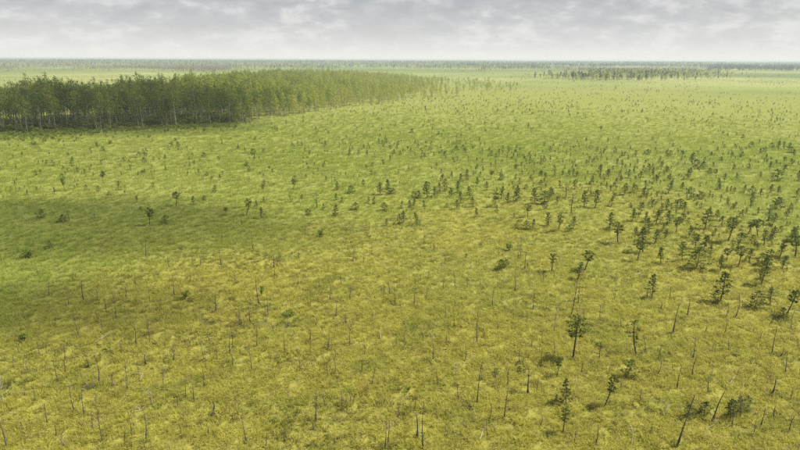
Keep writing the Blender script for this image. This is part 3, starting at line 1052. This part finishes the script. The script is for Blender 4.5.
front_px = [(-60, 134), (0, 134), (40, 134), (60, 131), (100, 131), (140, 128), (180, 126), (215, 125), (240, 124), (265, 121), (290, 117), (315, 113), (340, 108), (380, 105), (410, 102), (445, 99), (480, 96), (520, 93)]
front = np.array([px2ground(a, b) for a, b in front_px])
fth = np.arctan2(front[:, 0], front[:, 1]); frd = np.hypot(front[:, 0], front[:, 1])
# depth of the wood behind its front edge, by photo column
dep_x = np.array([-60, 0, 60, 120, 180, 220, 245, 270, 300, 340, 400, 440, 490, 520], float)
dep_m = np.array([60, 62, 66, 74, 95, 170, 300, 450, 560, 560, 480, 380, 220, 60], float)
dth = np.arctan((dep_x - 400) / FPX / math.cos(PITCH) * .985)


def in_wood(x, y):
    t = np.arctan2(x, y); d = np.hypot(x, y)
    f0 = np.interp(t, fth, frd) + 6 * (fbm(x / 18., y / 18., 61, 2) - .5)
    dd = d - f0
    lim = np.interp(t, dth, dep_m)
    return dd, (dd > 0) & (dd < lim) & (t > fth[0]) & (t < fth[-1])


# jittered planting grid
step = 3.8
cells = []
for gx in np.arange(-900, 620, step):
    for gy in np.arange(-120, 1050, step):
        cells.append((gx * .848 - gy * .530, gx * .530 + gy * .848))
cells = np.array(cells) + (rng.random((len(cells), 2)) - .5) * step * .95
cells = cells[(cells[:, 0] > -420) & (cells[:, 0] < 160) & (cells[:, 1] > 110) & (cells[:, 1] < 950)]
dd, ins = in_wood(cells[:, 0], cells[:, 1])
thd = np.degrees(np.arctan2(cells[:, 0], cells[:, 1]))
ins &= (thd > -38) & ((rng.random(len(cells)) < .92))
# to the right the wood thins out into loose, shorter growth
thin = smooth(-22, 0, thd)
ins &= rng.random(len(cells)) > .14 * thin + .75 * smooth(-5, 6, thd) - .35 * thin * (fbm(cells[:, 0] / 16., cells[:, 1] / 16., 66, 2) - .5)
cells, dd, thin, thd = cells[ins], dd[ins], thin[ins], thd[ins]
ht = (11.4 + 5.4 * rng.random(len(cells)) ** .8 + 4.2 * (fbm(cells[:, 0] / 22., cells[:, 1] / 22., 63, 2) - .5) * 2) * (1 - .30 * thin - .25 * smooth(-8, 6, thd)) * (1 - .20 * np.exp(-dd / 7.0)) * (1 - .35 * thin * rng.random(len(cells)))
ht *= np.where(rng.random(len(ht)) < .10, 1.07, 1) * np.where(rng.random(len(ht)) < .15, .74, 1)
order = np.argsort(dd + 0.10 * np.hypot(cells[:, 0], cells[:, 1]) + rng.random(len(cells)) * 2)
vis = []
for k in order:
    px, py = project((cells[k, 0], cells[k, 1], 8.0))
    if 3 < px < 500:
        vis.append(k)
front_set = vis[:285]
for k in front_set:
    x, y = cells[k]
    s = ht[k] / 15.0
    px, py = project((x, y, ht[k] * .9))
    row = 'front row' if dd[k] < 5 else 'second row' if dd[k] < 10 else 'inner rows'
    seg = ["left end", "left part", "dark middle", "right middle", "bright part", "thinning part", "right tail"][min(6, int(max(px, 0) // 62))]
    wd = .78 + .26 * random.random()
    look = ('tall' if ht[k] > 13.6 else 'middling' if ht[k] > 11.5 else 'low') + (' broad' if wd > .96 else ' narrow' if wd < .86 else ' leafy') + ' birch'
    o = thing('birch_tree', (x, y, float(relief(x, y))), random.random() * 6.28, (s * wd, s * wd, s), '',
              'birch tree', 'birches along the edge of the left wood', (random.gauss(0, .035), random.gauss(0, .035)))
    later(o, look, f"in the {row}, {seg} of wood", px)
    q = BIRCH_L[random.randrange(5)] if random.random() < 1.5 * thin[k] - .1 else BIRCH[random.randrange(8)]
    obj('trunk', q[0], o); obj('crown', q[1], o)
rest = np.setdiff1d(np.arange(len(cells)), front_set)
n = len(rest)
sw = ht[rest] / 15.0
mass("birch_wood", C_WOOD, np.stack([cells[rest, 0], cells[rest, 1], np.full(n, -.1)], 1), rng.integers(0, 8, n),
     np.stack([rng.normal(0, .04, n), rng.normal(0, .04, n), rng.random(n) * 6.28], 1),
     np.stack([sw * .95, sw * .95, sw], 1), np.clip(rng.random(n) * .5 + .5 * thin[rest] * (.4 + .6 * rng.random(n)), 0, 1), None,
     'dense leafy birch wood stretching back behind its front trees, left', 'wood')

# low brush along the foot of the wood
brush = [shrub_proto(700 + k) for k in range(4)]
C_BRUSH = proto_collection("brush_kinds", [joined_proto(a, b, M_SHRUB_I, "brush") for a, b in brush])
tq = rng.uniform(math.radians(-38), fth[-1] - .02, 9000)
off = rng.normal(-2, 8, len(tq)) - rng.exponential(6, len(tq)) * (rng.random(len(tq)) < .4)
off = np.where(rng.random(len(tq)) < .55, rng.uniform(3, 34, len(tq)), off)
rq = np.interp(tq, fth, frd) + off
bx_, by_ = rq * np.sin(tq), rq * np.cos(tq)
kp = (rng.random(len(tq)) < smooth(.25, .6, fbm(bx_ / 9., by_ / 9., 81, 3))) | (off > 4)
kp &= rng.random(len(tq)) < 1 - smooth(-22, -14, np.degrees(tq))
off = off[kp]
bx_, by_ = bx_[kp], by_[kp]; n = len(bx_)
bs = .5 + 1.0 * rng.random(n) ** 2.5 + 1.6 * smooth(2, 12, off) * (.4 + .6 * rng.random(n))
mass("willow_brush", C_BRUSH, np.stack([bx_, by_, relief(bx_, by_) - .05], 1), rng.integers(0, 4, n),
     np.stack([np.zeros(n), np.zeros(n), rng.random(n) * 6.28], 1), np.stack([bs * 1.3, bs * 1.3, bs], 1), rng.random(n), None,
     'low green willow brush fringing the foot of the left wood', 'brush')

# ------------------------------------------------------------------ far copse of conifers and the far woods
def conifer_proto(seed, HT=15.0, mat=M_PINE_I):
    g = random.Random(seed)
    tr, cr = MB(), MB()
    tr.tube([(0, 0, -.5), (g.gauss(0, .1), 0, HT * .5), (0, 0, HT * .98)], [.16, .10, .02], 6)
    low = .12 + .35 * g.random()
    a = 0
    for i in range(26):
        t = low + (1 - low) * i / 26
        a += 2.4 + g.gauss(0, .3)
        ln = (2.5 * (1 - t) ** .8 + .25) * (.7 + .5 * g.random())
        b = np.array([0, 0, HT * t]); d = np.array([math.cos(a), math.sin(a), -.05 + .3 * g.random()])
        tr.tube([b, b + d * ln], [.04, .012], 3, False)
        cr.clump(b + d * ln * .75, .55, 12, .24, .7, g); cr.clump(b + d * ln * .3, .5, 8, .24, .8, g)
    cr.clump(np.array([0, 0, HT * .97]), .35, 8, .2, 1.8, g)
    return tr.mesh("conifer_trunk", M_BARK, True), cr.mesh("conifer_crown", mat)


CONIF = [conifer_proto(800 + k, mat=M_PINE) for k in range(5)]
CONIF_I = [joined_proto(a, b, M_PINE_I, "far_conifer") for a, b in CONIF]
C_FAR = proto_collection("far_tree_kinds", CONIF_I + [joined_proto(a, b, M_BIRCH_I, "far_birch", M_BBARK) for a, b in BIRCH[:4]])


def bare_proto(seed):
    g = random.Random(seed); m_ = MB()
    m_.tube([(0, 0, -.5), (g.gauss(0, .2), 0, 6), (g.gauss(0, .3), 0, 12)], [.20, .14, .04], 5)
    for _ in range(12):
        z = 4 + 8 * g.random(); a = g.random() * 6.28; ln = .5 + 1.2 * g.random()
        m_.tube([(0, 0, z), (ln * math.cos(a), ln * math.sin(a), z + .5)], [.05, .015], 3, False)
    return m_.mesh("bare_tree", M_FARWOOD, True)


M_FARWOOD = bark_mat("far_dead_wood", (0.16, 0.135, 0.10), (0.28, 0.245, 0.19))
C_BARE = proto_collection("bare_tree_kinds", [bare_proto(850 + k) for k in range(4)])

# copse: one by one
cop = []
for _ in range(4000):
    x = rng.uniform(548, 690); y = rng.uniform(69, 82)
    e = ((x - 612) / 62.0) ** 2 + ((y - 76.5) / 4.6) ** 2
    if e < 1 + .25 * rng.random():
        gx, gy = px2ground(x, y)
        if all((gx - a) ** 2 + ((gy - b) * .35) ** 2 > 7.5 ** 2 for a, b, _, _ in cop):
            cop.append((gx, gy, x, y))
    if len(cop) >= 95:
        break
for gx, gy, x, y in cop:
    s = rng.uniform(.34, .66)
    q = CONIF[random.randrange(5)]
    o = thing('far_conifer', (gx, gy, -.05), random.random() * 6.28, (s * 2.7, s * 2.7, s), '', 'conifer', 'conifers of the far copse')
    later(o, f"{'tall' if s > .55 else 'middling' if s > .45 else 'short'} hazy conifer",
          f"in the {'back' if y < 75 else 'middle' if y < 78 else 'front'} of the far copse, {'left end' if x < 580 else 'left middle' if x < 612 else 'right middle' if x < 645 else 'right end'}", x)
    obj('trunk', q[0], o); obj('crown', q[1], o)


def band(name, coll, n, kinds, boxes, hmin, hmax, label, cat, patchy=.0, seed=0, clump=120., wide=2.2):
    P = []
    for (x0, x1, y0, y1, share) in boxes:
        m_ = int(n * share)
        # spread evenly over the ground between the two pixel rows
        (ax0, ay0), (ax1, ay1) = px2ground(400, y0), px2ground(400, y1)
        r_ = np.sqrt(rng.uniform(min(ay0, ay1) ** 2, max(ay0, ay1) ** 2, m_))
        px = rng.uniform(x0, x1, m_) if x1 - x0 > 160 else rng.normal((x0 + x1) / 2, (x1 - x0) / 3.0, m_)   # groves thin out at their ends
        X = (px - 400) / FPX * r_ / math.cos(PITCH) * .985
        P.append(np.stack([X, r_], 1))
    P = np.concatenate(P)
    if patchy:
        kk = fbm(P[:, 0] / clump, P[:, 1] / (clump * 1.6), 90 + seed, 3)
        P = P[rng.random(len(P)) < smooth(.5 - patchy * .25, .5 + patchy * .2, kk)]
    m_ = len(P)
    s = rng.uniform(hmin, hmax, m_) / 15.0
    lo, hi = kinds
    mass(name, coll, np.concatenate([P, np.full((m_, 1), -.1)], 1), rng.integers(lo, hi, m_),
         np.stack([np.zeros(m_), np.zeros(m_), rng.random(m_) * 6.28], 1), np.stack([s * wide, s * wide, s], 1),
         rng.random(m_), None, label, cat)


# rows are photo rows of the bands' near and far feet (at mid-width)
band("far_pine_growth", C_FAR, 4200, (2, 9), [(-60, 860, 65.5, 76, 1.0)], 1.2, 4.0, 'loose far pines on the hazy bog beyond the lawn', 'far pines', .8, 1)
band("far_copse_trees", C_FAR, 4600, (2, 9), [(470, 720, 66, 72, .4), (552, 682, 69, 79.5, .6)], 3.5, 8.5, 'hazy mixed trees around and behind the far copse', 'far trees', .3, 2)
band("dead_forest", C_BARE, 9000, (0, 4), [(-60, 240, 68, 73, .8), (150, 330, 66, 70, .2)], 9, 15, 'grey brown belt of dead trees beyond the left wood', 'dead forest', .3, 3, 120., 1.6)
band("far_left_wood", C_FAR, 11000, (2, 9), [(-60, 540, 63.6, 69.5, 1.0)], 5, 12, 'hazy green woodland far beyond the left wood', 'far wood', .5, 4)
band("far_right_wood", C_FAR, 6500, (0, 5), [(690, 870, 64.5, 69.5, .6), (440, 700, 63.8, 66.5, .4)], 8, 14, 'hazy dark wood at the far right below the horizon', 'far wood', .5, 5, 120., 3.0)
band("horizon_wood", C_FAR, 45000, (0, 9), [(-80, 880, 61.9, 64.5, 1.0)], 12, 20, 'blue hazy forest along the whole horizon', 'far forest', .2, 6, 500., 3.4)

# ------------------------------------------------------------------ clouds above and behind the sun's path (they shade the left of the bog)
def cloud(px, py, rx, ry, thick, dens_, seed, shades, alt=620.0):
    gx, gy = px2ground(px, py)
    c = np.array([gx, gy, 0]) + np.array(SUN) * (alt / SUN[2])
    nu, nv = 40, 20
    v, f = [], []
    for i in range(nv + 1):
        ph = math.pi * i / nv
        for j in range(nu):
            t = 2 * math.pi * j / nu
            d = np.array([math.sin(ph) * math.cos(t), math.sin(ph) * math.sin(t), math.cos(ph)])
            k = 1 + .55 * (float(fbm(d[0] * 1.6 + 5 * seed, d[1] * 1.6 + d[2], 200 + seed, 3)) - .5) * 2
            v.append((d[0] * rx * k, d[1] * ry * k, d[2] * thick * .5 * k))
    for i in range(nv):
        for j in range(nu):
            a, b = i * nu + j, i * nu + (j + 1) % nu
            f.append((a, a + nu, b + nu, b))
    m, t = new_mat(f"cloud_vapour_{seed}")
    pv = N(t, 'ShaderNodeVolumePrincipled')
    pv.inputs['Color'].default_value = (1, 1, 1, 1)
    pv.inputs['Density'].default_value = dens_
    ou = N(t, 'ShaderNodeOutputMaterial')
    t.links.new(pv.outputs[0], ou.inputs['Volume'])
    o = obj('cloud', mesh_from('cloud', v, f, True, [m]), kind='stuff', label=f'soft grey cloud high above the bog, shading {shades}', category='cloud')
    o.location = c
    o.visible_camera = True


cloud(50, 222, 46, 17, 44, .019, 1, 'the left sedge')
cloud(50, 308, 20, 8, 30, .024, 2, 'the lower left moss')
cloud(85, 124, 62, 44, 60, .015, 3, 'the left wood')

# ------------------------------------------------------------------ the hazy air
hv = [(sx * 27000, sy * 27000, z) for z in (-2.0, 28.0) for sx, sy in ((-1, -1), (1, -1), (1, 1), (-1, 1))]
hf = [(3, 2, 1, 0), (4, 5, 6, 7), (0, 1, 5, 4), (1, 2, 6, 5), (2, 3, 7, 6), (3, 0, 4, 7)]
mh, t = new_mat("hazy_air")
pv = N(t, 'ShaderNodeVolumePrincipled')
pv.inputs['Color'].default_value = (0.84, 0.97, 0.98, 1)
pv.inputs['Density'].default_value = 0.00024
pv.inputs['Anisotropy'].default_value = 0.1
ou = N(t, 'ShaderNodeOutputMaterial')
t.links.new(pv.outputs[0], ou.inputs['Volume'])
obj('haze', mesh_from('haze', hv, hf, False, [mh]), kind='stuff', label='pale haze fading the far bog and woods')

finish_labels()
